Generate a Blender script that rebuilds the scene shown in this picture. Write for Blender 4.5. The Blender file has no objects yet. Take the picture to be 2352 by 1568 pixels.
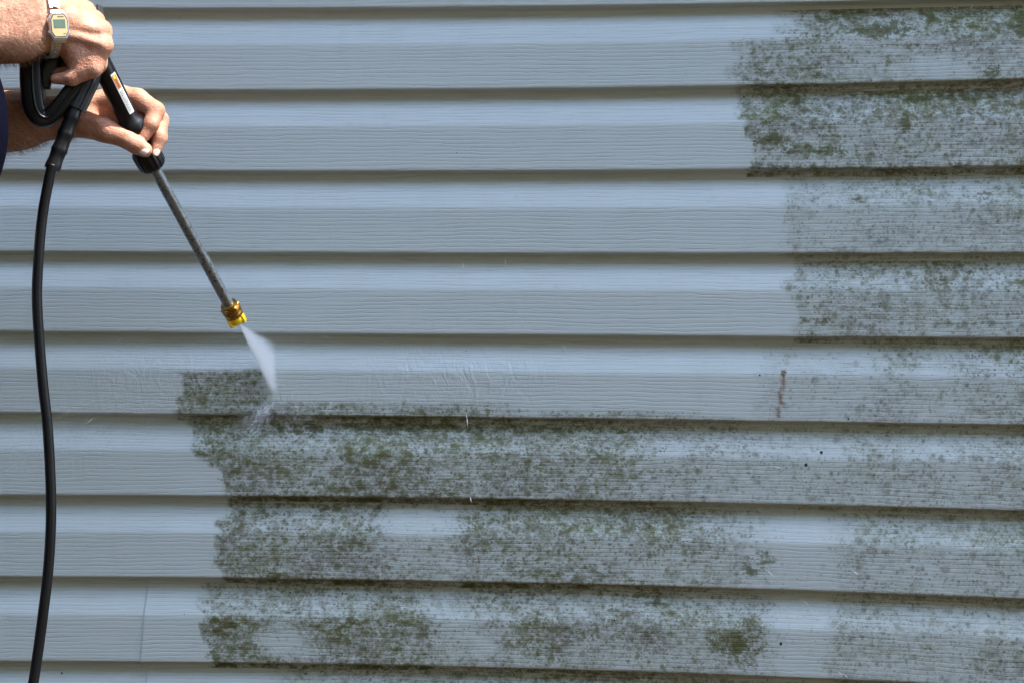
import bpy, bmesh, math, random
import numpy as np
from mathutils import Vector, Matrix

random.seed(7)
rng = np.random.default_rng(11)
scene = bpy.context.scene
col = scene.collection

# ------------------------------------------------------------------ camera, sky, sun, exposure
S0 = 0.68e-3          # metres on the wall for one unit of a 2352 wide picture
D0 = 4.0              # camera to wall
UC, VC = 1176.0, 784.0
HALF_W = 1176.0 * S0
cam_d = bpy.data.cameras.new("camera")
cam = bpy.data.objects.new("camera", cam_d)
col.objects.link(cam)
cam.location = (0, -D0, 0)
cam.rotation_euler = (math.radians(90), 0, 0)
cam_d.sensor_width = 36
cam_d.lens = 18.0 / (HALF_W / D0)
cam_d.clip_start = 0.05
cam_d.clip_end = 500
scene.camera = cam

SUN_DIR = Vector((0.46, -0.16, 0.86)).normalized()      # towards the sun
elev = math.asin(SUN_DIR.z)
azim = math.atan2(SUN_DIR.x, SUN_DIR.y)                   # clockwise from +Y
world = bpy.data.worlds.new("World")
scene.world = world
world.use_nodes = True
wn = world.node_tree
wn.nodes.clear()
wo = wn.nodes.new("ShaderNodeOutputWorld")
bg = wn.nodes.new("ShaderNodeBackground")
sky = wn.nodes.new("ShaderNodeTexSky")
sky.sky_type = 'NISHITA'
sky.sun_disc = False
sky.sun_elevation = elev
sky.sun_rotation = azim
sky.air_density = 1.0
sky.dust_density = 0.8
sky.ozone_density = 1.5
bg.inputs["Strength"].default_value = 0.15
wn.links.new(sky.outputs[0], bg.inputs["Color"])
wn.links.new(bg.outputs[0], wo.inputs["Surface"])

sun_d = bpy.data.lights.new("sun", 'SUN')
sun_d.energy = 2.2
sun_d.angle = math.radians(0.53)
sun_d.color = (1.0, 0.95, 0.88)
sun = bpy.data.objects.new("sun", sun_d)
col.objects.link(sun)
sun.rotation_euler = SUN_DIR.to_track_quat('Z', 'Y').to_euler()
sun.location = (2, -2, 4)

scene.view_settings.view_transform = 'Standard'
scene.view_settings.look = 'None'
scene.view_settings.gamma = 1.0
scene.view_settings.use_curve_mapping = False
scene.view_settings.exposure = 2.55
scene.cycles.volume_bounces = 5
scene.cycles.max_bounces = 8
scene.cycles.diffuse_bounces = 3
scene.cycles.glossy_bounces = 3
scene.cycles.use_adaptive_sampling = True
scene.cycles.adaptive_threshold = 0.02
scene.cycles.sample_clamp_indirect = 8.0

# ------------------------------------------------------------------ helpers
def sc(d):
    return S0 * (D0 - d) / D0

def at(u, v, d=0.0):
    s = sc(d)
    return np.array([(u - UC) * s, -d, (VC - v) * s])

K = 0.26373           # finer drawing units used for hands and gun
D_H = 0.42            # hands stand this far from the wall
UU = sc(D_H) * K      # metres of one fine unit

def H(cx, cy, dep=0.0):
    return at(cx * K, cy * K, D_H + dep * UU)

ORG = {}
def empty(name, loc, parent=None):
    o = bpy.data.objects.new(name, None)
    o.empty_display_size = 0.05
    col.objects.link(o)
    o.location = loc
    ORG[o.name] = np.array(loc, float)
    return o

def tag(o, label=None, cat=None, group=None, kind=None):
    if label: o["label"] = label
    if cat: o["category"] = cat
    if group: o["group"] = group
    if kind: o["kind"] = kind
    return o

def mobj(name, verts, faces, mat, parent=None, smooth=True, origin=None, auto=None):
    verts = np.asarray(verts, float)
    if parent is not None:
        org = ORG[parent.name]
    else:
        org = np.array(origin if origin is not None else (0, 0, 0), float)
    me = bpy.data.meshes.new(name)
    me.from_pydata((verts - org).tolist(), [], [tuple(int(i) for i in f) for f in faces])
    me.materials.append(mat)
    if smooth:
        me.polygons.foreach_set("use_smooth", [True] * len(me.polygons))
    if auto is not None:
        me.set_sharp_from_angle(angle=math.radians(auto))
    me.update()
    o = bpy.data.objects.new(name, me)
    col.objects.link(o)
    if parent is not None:
        o.parent = parent
        ORG[o.name] = org
    else:
        o.location = org
        ORG[o.name] = org
    return o

class MB:
    def __init__(self):
        self.v, self.f = [], []
    def add(self, v, f):
        b = len(self.v)
        self.v += [np.asarray(p, float) for p in v]
        self.f += [tuple(i + b for i in q) for q in f]
        return self
    def build(self, name, mat, parent=None, **kw):
        return mobj(name, np.array(self.v), self.f, mat, parent, **kw)

def nrm(a):
    a = np.asarray(a, float)
    return a / max(1e-12, np.linalg.norm(a))

def frame(d, ref=(0, -1, 0)):
    d = nrm(d)
    r = np.asarray(ref, float)
    if abs(np.dot(d, r)) > 0.95:
        r = np.array([1.0, 0, 0])
    a = nrm(np.cross(r, d))
    b = np.cross(d, a)
    return d, a, b          # b is close to ref

def catmull(pts, n):
    P = np.array([2 * pts[0] - pts[1]] + list(pts) + [2 * pts[-1] - pts[-2]], float)
    out = []
    for i in range(1, len(P) - 2):
        for t in np.linspace(0, 1, n, endpoint=False):
            a, b, c, d = P[i - 1], P[i], P[i + 1], P[i + 2]
            out.append(.5 * ((2 * b) + (c - a) * t + (2 * a - 5 * b + 4 * c - d) * t * t + (3 * b - a - 3 * c + d) * t ** 3))
    out.append(P[-2])
    return np.array(out)

def tube(path, radii, seg=20, caps=True, shape=None, ref=(0, -1, 0)):
    """sweep of a round or given section along a path"""
    path = np.asarray(path, float)
    n = len(path)
    radii = np.broadcast_to(np.asarray(radii, float), (n,)) if np.ndim(radii) < 2 else radii
    v, f = [], []
    ang = np.linspace(0, 2 * math.pi, seg, endpoint=False)
    if shape is None:
        shape = np.stack([np.cos(ang), np.sin(ang)], 1)
    m = len(shape)
    pa = None
    for i in range(n):
        t = path[min(i + 1, n - 1)] - path[max(i - 1, 0)]
        d, a, b = frame(t, ref if pa is None else pb)
        pa, pb = a, b
        for s in shape:
            v.append(path[i] + radii[i] * (s[0] * a + s[1] * b))
    for i in range(n - 1):
        for j in range(m):
            k = (j + 1) % m
            f.append((i * m + j, i * m + k, (i + 1) * m + k, (i + 1) * m + j))
    if caps:
        f.append(tuple(range(m - 1, -1, -1)))
        f.append(tuple((n - 1) * m + j for j in range(m)))
    return v, f

def lathe(p0, p1, prof, seg=32, lobes=0, lobe_amp=0.0):
    """prof = [(fraction along axis, radius)], optional scallops"""
    p0 = np.asarray(p0, float); p1 = np.asarray(p1, float)
    d, a, b = frame(p1 - p0)
    v, f = [], []
    L = np.linalg.norm(p1 - p0)
    for (t, r) in prof:
        for j in range(seg):
            th = 2 * math.pi * j / seg
            rr = r * (1 + (lobe_amp * (abs(math.cos(lobes * th / 2)) - .5) if lobes else 0))
            v.append(p0 + d * (t * L) + rr * (math.cos(th) * a + math.sin(th) * b))
    m = len(prof)
    for i in range(m - 1):
        for j in range(seg):
            k = (j + 1) % seg
            f.append((i * seg + j, i * seg + k, (i + 1) * seg + k, (i + 1) * seg + j))
    f.append(tuple(range(seg - 1, -1, -1)))
    f.append(tuple((m - 1) * seg + j for j in range(seg)))
    return v, f

def rbox(c, ax, half, bev=0.2):
    """box with chamfered edges; ax = three unit axes, half = three half sizes"""
    c = np.asarray(c, float)
    A = [np.asarray(a, float) for a in ax]
    hb = min(half) * bev
    bm = bmesh.new()
    bmesh.ops.create_cube(bm, size=2)
    for p in bm.verts:
        p.co = Vector((p.co.x * half[0], p.co.y * half[1], p.co.z * half[2]))
    bmesh.ops.bevel(bm, geom=bm.edges[:], offset=hb, segments=2, affect='EDGES', profile=.6)
    bm.verts.index_update()
    v = [c + A[0] * p.co.x + A[1] * p.co.y + A[2] * p.co.z for p in bm.verts]
    f = [tuple(q.index for q in fc.verts) for fc in bm.faces]
    if np.dot(np.cross(A[0], A[1]), A[2]) < 0:
        f = [q[::-1] for q in f]
    bm.free()
    return v, f

# lattice noise for masks -------------------------------------------------
def _hash(i, j, s):
    h = (i.astype(np.int64) * 374761393 + j.astype(np.int64) * 668265263 + s * 1442695041) & 0x7fffffff
    h = ((h ^ (h >> 13)) * 1274126177) & 0x7fffffff
    return ((h ^ (h >> 16)) & 0xffff) / 65535.0

def vnoise(x, y, s=0):
    x = np.asarray(x, float); y = np.asarray(y, float)
    i = np.floor(x); j = np.floor(y)
    fx = x - i; fy = y - j
    fx = fx * fx * (3 - 2 * fx); fy = fy * fy * (3 - 2 * fy)
    a = _hash(i, j, s); b = _hash(i + 1, j, s); c = _hash(i, j + 1, s); d = _hash(i + 1, j + 1, s)
    return (a * (1 - fx) + b * fx) * (1 - fy) + (c * (1 - fx) + d * fx) * fy

def fnoise(x, y, s=0, o=3):
    t = 0; a = 1; w = 0
    for k in range(o):
        t = t + a * vnoise(x * 2 ** k, y * 2 ** k, s + 17 * k); w += a; a *= .5
    return t / w

# node helper -------------------------------------------------------------
class NT:
    def __init__(self, name):
        self.mat = bpy.data.materials.new(name)
        self.mat.use_nodes = True
        self.t = self.mat.node_tree
        self.t.nodes.clear()
        self.out = self.t.nodes.new("ShaderNodeOutputMaterial")
    def n(self, kind, **kw):
        nd = self.t.nodes.new(kind)
        for k, v in kw.items():
            setattr(nd, k, v)
        return nd
    def set(self, sock, val):
        if isinstance(val, bpy.types.NodeSocket):
            self.t.links.new(val, sock)
        else:
            sock.default_value = val
    def m(self, op, a, b=None, c=None, clamp=False):
        nd = self.n("ShaderNodeMath", operation=op, use_clamp=clamp)
        self.set(nd.inputs[0], a)
        if b is not None: self.set(nd.inputs[1], b)
        if c is not None: self.set(nd.inputs[2], c)
        return nd.outputs[0]
    def sstep(self, x, lo, hi, a=0.0, b=1.0):
        nd = self.n("ShaderNodeMapRange", interpolation_type='SMOOTHSTEP')
        self.set(nd.inputs[0], x); self.set(nd.inputs[1], lo); self.set(nd.inputs[2], hi)
        self.set(nd.inputs[3], a); self.set(nd.inputs[4], b)
        return nd.outputs[0]
    def mix(self, fac, a, b):
        nd = self.n("ShaderNodeMix", data_type='RGBA')
        self.set(nd.inputs[0], fac)
        self.set(nd.inputs[6], a if isinstance(a, bpy.types.NodeSocket) else (*a, 1))
        self.set(nd.inputs[7], b if isinstance(b, bpy.types.NodeSocket) else (*b, 1))
        return nd.outputs[2]
    def scale(self, vec, s):
        nd = self.n("ShaderNodeVectorMath", operation='MULTIPLY')
        self.set(nd.inputs[0], vec); nd.inputs[1].default_value = s
        return nd.outputs[0]
    def noise(self, vec, scale, detail=2, rough=.5, dim='3D', dist=0.0):
        nd = self.n("ShaderNodeTexNoise", noise_dimensions=dim)
        self.set(nd.inputs["Vector"], vec)
        nd.inputs["Scale"].default_value = scale
        nd.inputs["Detail"].default_value = detail
        nd.inputs["Roughness"].default_value = rough
        nd.inputs["Distortion"].default_value = dist
        return nd.outputs["Fac"]
    def voro(self, vec, scale, rnd=1.0):
        nd = self.n("ShaderNodeTexVoronoi", voronoi_dimensions='2D')
        self.set(nd.inputs["Vector"], vec)
        nd.inputs["Scale"].default_value = scale
        nd.inputs["Randomness"].default_value = rnd
        return nd.outputs["Distance"], nd.outputs["Color"]
    def sep(self, c):
        nd = self.n("ShaderNodeSeparateColor")
        self.set(nd.inputs[0], c)
        return nd.outputs
    def bump(self, h, strength=.5, dist=.001, normal=None):
        nd = self.n("ShaderNodeBump")
        self.set(nd.inputs["Height"], h)
        self.set(nd.inputs["Strength"], strength)
        nd.inputs["Distance"].default_value = dist
        if normal is not None: self.set(nd.inputs["Normal"], normal)
        return nd.outputs[0]
    def bsdf(self, color, rough=.5, metal=0.0, normal=None, spec=None, **kw):
        nd = self.n("ShaderNodeBsdfPrincipled")
        self.set(nd.inputs["Base Color"], color if isinstance(color, bpy.types.NodeSocket) else (*color, 1))
        self.set(nd.inputs["Roughness"], rough)
        self.set(nd.inputs["Metallic"], metal)
        if normal is not None: self.set(nd.inputs["Normal"], normal)
        if spec is not None: self.set(nd.inputs["Specular IOR Level"], spec)
        for k, v in kw.items():
            self.set(nd.inputs[k.replace("_", " ")], v)
        self.t.links.new(nd.outputs[0], self.out.inputs["Surface"])
        return nd
    def pos(self):
        return self.n("ShaderNodeNewGeometry").outputs["Position"]

# ------------------------------------------------------------------ materials
def siding_material():
    M = NT("vinyl_siding")
    uv = M.n("ShaderNodeUVMap", uv_map="UVMap").outputs[0]
    st = M.n("ShaderNodeAttribute", attribute_name="stain")
    stc = M.sep(st.outputs["Color"])
    dens, heavy, film = stc[0], stc[1], stc[2]
    rust = M.n("ShaderNodeAttribute", attribute_name="rust").outputs["Fac"]
    wet = M.n("ShaderNodeAttribute", attribute_name="wet").outputs["Fac"]
    sp = M.n("ShaderNodeSeparateXYZ"); M.set(sp.inputs[0], uv)
    U, V = sp.outputs[0], sp.outputs[1]
    # embossed wood grain: thin wandering grooves
    nA = M.noise(M.scale(uv, (3.0, 16, 1)), 1.0, 2, .5)
    nB = M.noise(M.scale(uv, (26, 60, 1)), 1.0, 3, .6)
    ph = M.m('MULTIPLY_ADD', V, 1 / 0.0060, M.m('MULTIPLY', nA, 2.6))
    ph = M.m('MULTIPLY_ADD', nB, .95, ph)
    fr = M.m('FRACT', ph)
    tri = M.m('ABSOLUTE', M.m('SUBTRACT', fr, .5))
    gate = M.noise(M.scale(uv, (14, 150, 1)), 1.0, 2, .5)
    gate = M.sstep(gate, .36, .62)
    groove = M.m('MULTIPLY', M.sstep(tri, .17, .015), M.m('MULTIPLY_ADD', gate, .85, .15))
    saw = M.m('MULTIPLY', M.sstep(fr, .45, 1.0), .35)
    wv = M.noise(M.scale(uv, (16, 34, 1)), 1.0, 3, .55, dist=1.2)
    ripple = M.m('MULTIPLY', M.noise(M.scale(uv, (46, 26, 1)), 1.0, 2, .5, dist=2.0), M.m('MULTIPLY', wet, 9.0))
    h = M.m('SUBTRACT', saw, groove)
    h = M.m('MULTIPLY_ADD', wv, .25, h)
    h = M.m('ADD', h, ripple)
    nb = M.bump(h, .42, .0010)
    # clean vinyl
    big = M.noise(M.scale(uv, (2.5, 6, 1)), 1.0, 3, .6)
    base = M.mix(big, (.414, .464, .442), (.449, .499, .476))
    dirt = M.noise(M.scale(uv, (30, 9, 1)), 1.0, 2, .65)
    base = M.mix(M.m('MULTIPLY', M.sstep(dirt, .52, .78), .10), base, (.30, .31, .30))
    base = M.mix(M.m('MULTIPLY', groove, .24), base, (.20, .215, .22))
    # algae: film, rounded colonies, fine specks, dirt held in the grooves, thick clumps
    n12 = M.noise(M.scale(uv, (9, 15, 1)), 1.0, 4, .62)
    wq = M.n("ShaderNodeTexNoise"); M.set(wq.inputs["Vector"], uv); wq.inputs["Scale"].default_value = 95; wq.inputs["Detail"].default_value = 2
    wv1 = M.n("ShaderNodeVectorMath", operation='MULTIPLY_ADD'); M.set(wv1.inputs[0], wq.outputs["Color"]); wv1.inputs[1].default_value = (.008, .006, 0); M.set(wv1.inputs[2], uv)
    wuv = wv1.outputs[0]
    n60 = M.noise(M.scale(uv, (55, 75, 1)), 1.0, 3, .65)
    nf = M.noise(M.scale(uv, (330, 620, 1)), 1.0, 1, .7)
    nfd = M.noise(M.scale(uv, (170, 240, 1)), 1.0, 2, .7)
    dn = M.m('MULTIPLY', dens, M.sstep(n12, .26, .72, .45, 1.40))
    dn = M.m('MULTIPLY', dn, M.m('MULTIPLY_ADD', n60, 1.0, .5))
    def colonies(scale, rlo, rhi, gain, off):
        off_uv = M.n("ShaderNodeVectorMath", operation='ADD')
        M.set(off_uv.inputs[0], wuv); off_uv.inputs[1].default_value = (off, off * .7, 0)
        d, c = M.voro(off_uv.outputs[0], scale)
        r = M.sep(c)
        rad = M.m('MULTIPLY_ADD', r[0], rhi - rlo, rlo)
        d2 = M.m('ADD', d, M.m('MULTIPLY', M.m('SUBTRACT', nfd, .5), .6))
        a = M.sstep(d2, rad, M.m('MULTIPLY', rad, .2))
        pres = M.sstep(M.m('SUBTRACT', M.m('MULTIPLY', dn, gain), r[1]), -.06, .10)
        return M.m('MULTIPLY', M.m('MULTIPLY', a, pres), M.m('MULTIPLY', M.m('MULTIPLY_ADD', r[2], .6, .3), M.sstep(dens, .0, .8, .42, 1.0)))
    a1 = colonies(74, .20, .66, .85, .13)
    a2 = colonies(128, .22, .66, 1.15, .71)
    a3 = colonies(215, .28, .62, 1.15, .37)
    sp_ = M.m('MULTIPLY', M.sstep(nf, .60, .70), M.sstep(dn, .05, .8))
    fil = M.m('MULTIPLY', M.m('MULTIPLY', dn, M.sstep(n60, .22, .70)), .95)
    grv = M.m('MULTIPLY', M.m('MULTIPLY', groove, M.sstep(dens, .05, .6)), .75)
    inv = M.m('SUBTRACT', 1.0, M.m('MULTIPLY', a1, .9))
    for a, k in ((a2, .95), (a3, .9), (sp_, .6), (fil, .85), (grv, .5)):
        inv = M.m('MULTIPLY', inv, M.m('SUBTRACT', 1.0, M.m('MULTIPLY', a, k)))
    cover = M.m('SUBTRACT', 1.0, inv, clamp=True)
    hue = M.noise(M.scale(uv, (9, 16, 1)), 1.0, 3, .6)
    alg = M.mix(M.sstep(hue, .36, .62), (.094, .089, .050), (.092, .096, .028))
    # pale bluish green bloom that lies between colonies
    bloom = M.m('MULTIPLY', M.m('MULTIPLY', film, M.sstep(n12, .35, .65)), .75)
    base = M.mix(bloom, base, (.38, .43, .32))
    c = M.mix(cover, base, alg)
    hv = M.m('ADD', M.m('MULTIPLY', heavy, .78), M.m('MULTIPLY', M.m('SUBTRACT', M.m('ADD', M.m('MULTIPLY', n60, .55), M.m('MULTIPLY', nfd, .6)), .575), 2.3))
    hmask = M.m('MULTIPLY', M.sstep(hv, .22, .60), M.sstep(heavy, .03, .25))
    c = M.mix(M.m('MULTIPLY', hmask, .80), c, M.mix(M.sstep(nfd, .35, .65), (.030, .030, .004), (.078, .082, .009)))
    rmask = M.m('MULTIPLY', rust, M.sstep(M.m('ADD', nfd, M.m('MULTIPLY', rust, .35)), .45, .75))
    c = M.mix(M.m('MULTIPLY', rmask, .95), c, (.15, .055, .010))
    rough = M.m('MULTIPLY_ADD', cover, .25, .46)
    rough = M.m('SUBTRACT', rough, M.m('MULTIPLY', wet, .2), clamp=True)
    hb = M.bump(M.m('ADD', M.m('MULTIPLY', cover, .3), hmask), .35, .0007, nb)
    M.bsdf(c, rough, 0, hb, spec=.35)
    return M.mat

def simple(name, color, rough=.5, metal=0.0, spec=None, nscale=None, namt=.0, bump=0.0, bdist=.0004, detail=4, color2=None, **kw):
    M = NT(name)
    nor = None
    c = color
    r = rough
    if nscale:
        p = M.pos()
        n = M.noise(p, nscale, detail, .6)
        if color2:
            c = M.mix(M.sstep(n, .35, .68), color, color2)
        if namt:
            r = M.m('MULTIPLY_ADD', n, namt, rough - namt * .5)
        if bump:
            nor = M.bump(n, bump, bdist)
    M.bsdf(c, r, metal, nor, spec, **kw)
    return M.mat

def skin_material():
    M = NT("weathered_skin")
    p = M.pos()
    n1 = M.noise(p, 38, 3, .6)
    n2 = M.noise(p, 160, 4, .65)
    n3 = M.noise(p, 520, 3, .7)
    c = M.mix(M.sstep(n1, .35, .68), (.41, .18, .105), (.54, .29, .19))
    c = M.mix(M.m('MULTIPLY', M.sstep(n2, .5, .72), .55), c, (.42, .17, .115))
    c = M.mix(M.m('MULTIPLY', M.sstep(n3, .6, .75), .25), c, (.30, .15, .09))
    # skin folds, finer than the modelled shape
    vor = M.n("ShaderNodeTexVoronoi", feature='DISTANCE_TO_EDGE')
    M.set(vor.inputs["Vector"], p); vor.inputs["Scale"].default_value = 260
    cr = M.sstep(vor.outputs["Distance"], .0, .16)
    h = M.m('ADD', M.m('MULTIPLY', n2, .7), M.m('MULTIPLY', cr, .16))
    h = M.m('ADD', h, M.m('MULTIPLY', n1, 1.5))
    nb = M.bump(h, .72, .0024)
    M.bsdf(c, .52, 0, nb, spec=.35, Subsurface_Weight=.18, Subsurface_Scale=.006,
           Subsurface_Radius=(1.0, .35, .2))
    return M.mat

def nav_material():
    M = NT("navy_cotton")
    p = M.pos()
    n = M.noise(p, 900, 2, .6)
    n2 = M.noise(p, 14, 3, .6)
    c = M.mix(n2, (.0010, .0013, .0060), (.002, .0025, .010))
    M.bsdf(c, .9, 0, M.bump(M.m('ADD', n, M.m('MULTIPLY', n2, 8)), .4, .002), spec=.04)
    return M.mat

def ground_material():
    M = NT("dry_soil")
    p = M.pos()
    a = M.noise(p, 3, 5, .6); b = M.noise(p, 40, 5, .7); c = M.noise(p, 160, 4, .7)
    k = M.mix(M.sstep(b, .35, .65), (.042, .022, .006), (.068, .037, .011))
    k = M.mix(M.m('MULTIPLY', M.sstep(a, .45, .62), .6), k, (.055, .045, .016))
    k = M.mix(M.m('MULTIPLY', M.sstep(c, .55, .7), .5), k, (.09, .06, .03))
    M.bsdf(k, .95, 0, M.bump(M.m('ADD', b, M.m('MULTIPLY', c, .4)), .8, .03), spec=.15)
    return M.mat

def lance_material():
    M = NT("reflection_flecked_steel")
    p = M.pos()
    n = M.noise(p, 320, 3, .6); s = M.noise(p, 210, 4, .75)
    c = M.mix(M.sstep(s, .52, .62), (.24, .275, .30), (.035, .038, .042))  # dark flecks painted into the colour for droplet reflections
    M.bsdf(c, M.m('MULTIPLY_ADD', n, .3, .18), .85, M.bump(M.m('ADD', n, M.sstep(s, .57, .62)), .5, .0006), spec=.5)
    return M.mat

MAT = dict(
    siding=siding_material(),
    unseen_soffit=simple("painted_soffit", (.62, .60, .56), .6, nscale=30, namt=.1, bump=.1),
    concrete=simple("concrete_block", (.27, .26, .24), .9, nscale=60, bump=.5, bdist=.003, color2=(.36, .35, .33)),
    ground=ground_material(),
    skin=skin_material(),
    hair=simple("body_hair", (.20, .12, .07), .6),
    nail=simple("fingernail_plate", (.66, .47, .38), .32, nscale=200, namt=.1, spec=.5),
    navy=nav_material(),
    denim=simple("faded_denim", (.018, .026, .055), .9, nscale=600, bump=.3, color2=(.03, .042, .08)),
    leather=simple("work_shoe_leather", (.07, .045, .03), .6, nscale=90, bump=.2),
    cap=simple("cap_cotton", (.05, .05, .06), .9, nscale=500, bump=.2),
    black=simple("black_plastic", (.0035, .0035, .004), .36, nscale=420, namt=.15, bump=.10, bdist=.0003, spec=.35),
    blackm=simple("black_rubber", (.003, .003, .0033), .40, nscale=300, namt=.2, bump=.12, bdist=.0004, spec=.20),
    grip=simple("ribbed_grey_plastic", (.018, .019, .021), .42, nscale=400, namt=.15, bump=.10, bdist=.0003, spec=.5),
    lance=lance_material(),
    brass=simple("worn_brass", (.42, .24, .06), .34, metal=1.0, nscale=260, namt=.25, bump=.25, bdist=.0004, color2=(.20, .11, .035)),
    yellow=simple("yellow_plastic", (.88, .58, .010), .38, nscale=300, namt=.1, spec=.5),
    steel=simple("brushed_steel", (.70, .73, .77), .30, metal=1.0, nscale=500, namt=.15),
    gold=simple("gold_dial", (.50, .38, .19), .4, metal=.35, nscale=500, namt=.1),
    lcd=simple("liquid_crystal_panel", (.10, .15, .12), .25, nscale=700, color2=(.08, .12, .10)),
    ink=simple("printed_ink", (.02, .02, .02), .6),
    darkline=simple("dial_border", (.03, .025, .02), .4),
    paper=simple("white_sticker", (.50, .50, .49), .45),
    orange=simple("orange_print", (.62, .16, .015), .45),
    amber=simple("amber_print", (.85, .52, .02), .45),
    added_clad=simple("added_house_cladding", (.46, .32, .16), .8, nscale=6, color2=(.52, .38, .20)),  # added house, tan chosen to warm the light it bounces
    glass=simple("window_glass", (.02, .025, .03), .08, spec=.6),
    hole=simple("dark_hole", (.012, .011, .010), .9),
)

# ------------------------------------------------------------------ setting: ground
GZ = -0.80
n = 60
gx = np.concatenate([np.linspace(-150, -4, 12), np.linspace(-3.5, 3.5, 57), np.linspace(4, 150, 12)])
gv, gf = [], []
for j, y in enumerate(gx):
    for i, x in enumerate(gx):
        z = GZ + .012 * (float(vnoise(np.array(x * 3.1), np.array(y * 3.1), 3)) - .5)
        gv.append((x, y, z))
N = len(gx)
for j in range(N - 1):
    for i in range(N - 1):
        gf.append((j * N + i, j * N + i + 1, (j + 1) * N + i + 1, (j + 1) * N + i))
g = mobj("ground", gv, gf, MAT['ground'])
tag(g, "bare brown soil with dry grass in front of the siding wall", kind="structure")

# ------------------------------------------------------------------ unseen house added behind the camera to block low sky and bounce warm light
blocker_house = empty("sky_blocker_house", (0, -7.0, GZ))
tag(blocker_house, "tan timber-clad house added out of view behind the viewer to block low sky", "house")
NHW, NHH, NHD = 15.0, 6.4, 6.0
def boxp(name, c, half, mat, parent, bev=.03):
    return MB().add(*rbox(c, np.eye(3), half, bev)).build(name, mat, parent, smooth=False)
nwall = boxp("wall", (0, -7.0 - NHD / 2, GZ + NHH / 2), (NHW, NHD / 2, NHH / 2), MAT['added_clad'], blocker_house, .01)
for (x_, z_) in ((-7, 1.5), (-2.5, 1.5), (2.5, 1.5), (7, 1.5), (-7, 4.4), (-2.5, 4.4), (2.5, 4.4), (7, 4.4)):
    w_ = boxp("window", (x_, -6.96, GZ + z_), (.62, .05, .72), MAT['unseen_soffit'], nwall)
    boxp("pane", (x_, -6.91, GZ + z_), (.54, .012, .64), MAT['glass'], nwall)
a_ = math.radians(30)
for sg in (1, -1):
    MB().add(*rbox((0, -7.0 - NHD / 2 + sg * NHD / 4 + sg * .1, GZ + NHH + NHD / 4 * math.tan(a_)), [(1, 0, 0), (0, math.cos(a_), -sg * math.sin(a_)), (0, sg * math.sin(a_), math.cos(a_))],
              (NHW + .4, NHD / 4 / math.cos(a_) + .25, .06), .05)).build("unseen_roof", MAT['cap'], blocker_house, smooth=False)

# ------------------------------------------------------------------ house wall with dutch lap siding
house = empty("house_wall", (0, 0.05, GZ))
tag(house, "shaded grey-blue vinyl siding wall, half washed clean and half mottled with algae", "wall")

# lower lip of every course as read off the house: height of the lip along the wall
LU = np.array([0., 1000., 1608., 2352.])
LIPS = {1: (22, 22, 13, -1), 2: (208, 209, 201, 184.5), 3: (393, 396, 390.5, 384), 4: (578, 582, 583, 581),
        5: (760, 768, 770.6, 775.5), 6: (945, 955, 962.4, 974.3), 7: (1133, 1140, 1151, 1169),
        8: (1320, 1330, 1344, 1371), 9: (1513, 1521, 1545, 1573)}
POLY = {}
for k, v in LIPS.items():
    POLY[k] = np.polyfit((LU - 1176) / 1176, np.array(v, float), 2)
def lip(k, u):
    if k < 1:
        return lip(1, u) + (k - 1) * 188.0
    if k > 9:
        return lip(9, u) + (k - 9) * 190.0
    t = np.clip((np.asarray(u, float) - 1176) / 1176, -1.15, 1.35)
    return np.polyval(POLY[k], t)

PROUD = 0.0248
# (fraction of the course below the lip above, how far it stands out)
PROFILE = [(-.06, .0004), (.0, .0008), (.05, .0014), (.085, .0022), (.10, .0027), (.13, .0038), (.17, .0054), (.21, .0070), (.26, .0090),
           (.31, .0110), (.36, .0131), (.40, .0147), (.425, .0157), (.438, .0162), (.448, .0165), (.50, .0165), (.56, .0165),
           (.62, .0165), (.68, .0165), (.74, .0165), (.80, .0166), (.86, .0166), (.91, .0167), (.95, .0168), (.975, .0168),
           (.99, .0167), (1.0, .0162), (1.006, .0146), (1.011, .0110), (1.018, .0066), (1.028, .0036), (1.05, .0023), (1.075, .0021), (1.086, .0023), (1.09, .0025)]
PT = np.array([p[0] for p in PROFILE]); PY = np.array([p[1] for p in PROFILE]) * 1.5

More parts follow.
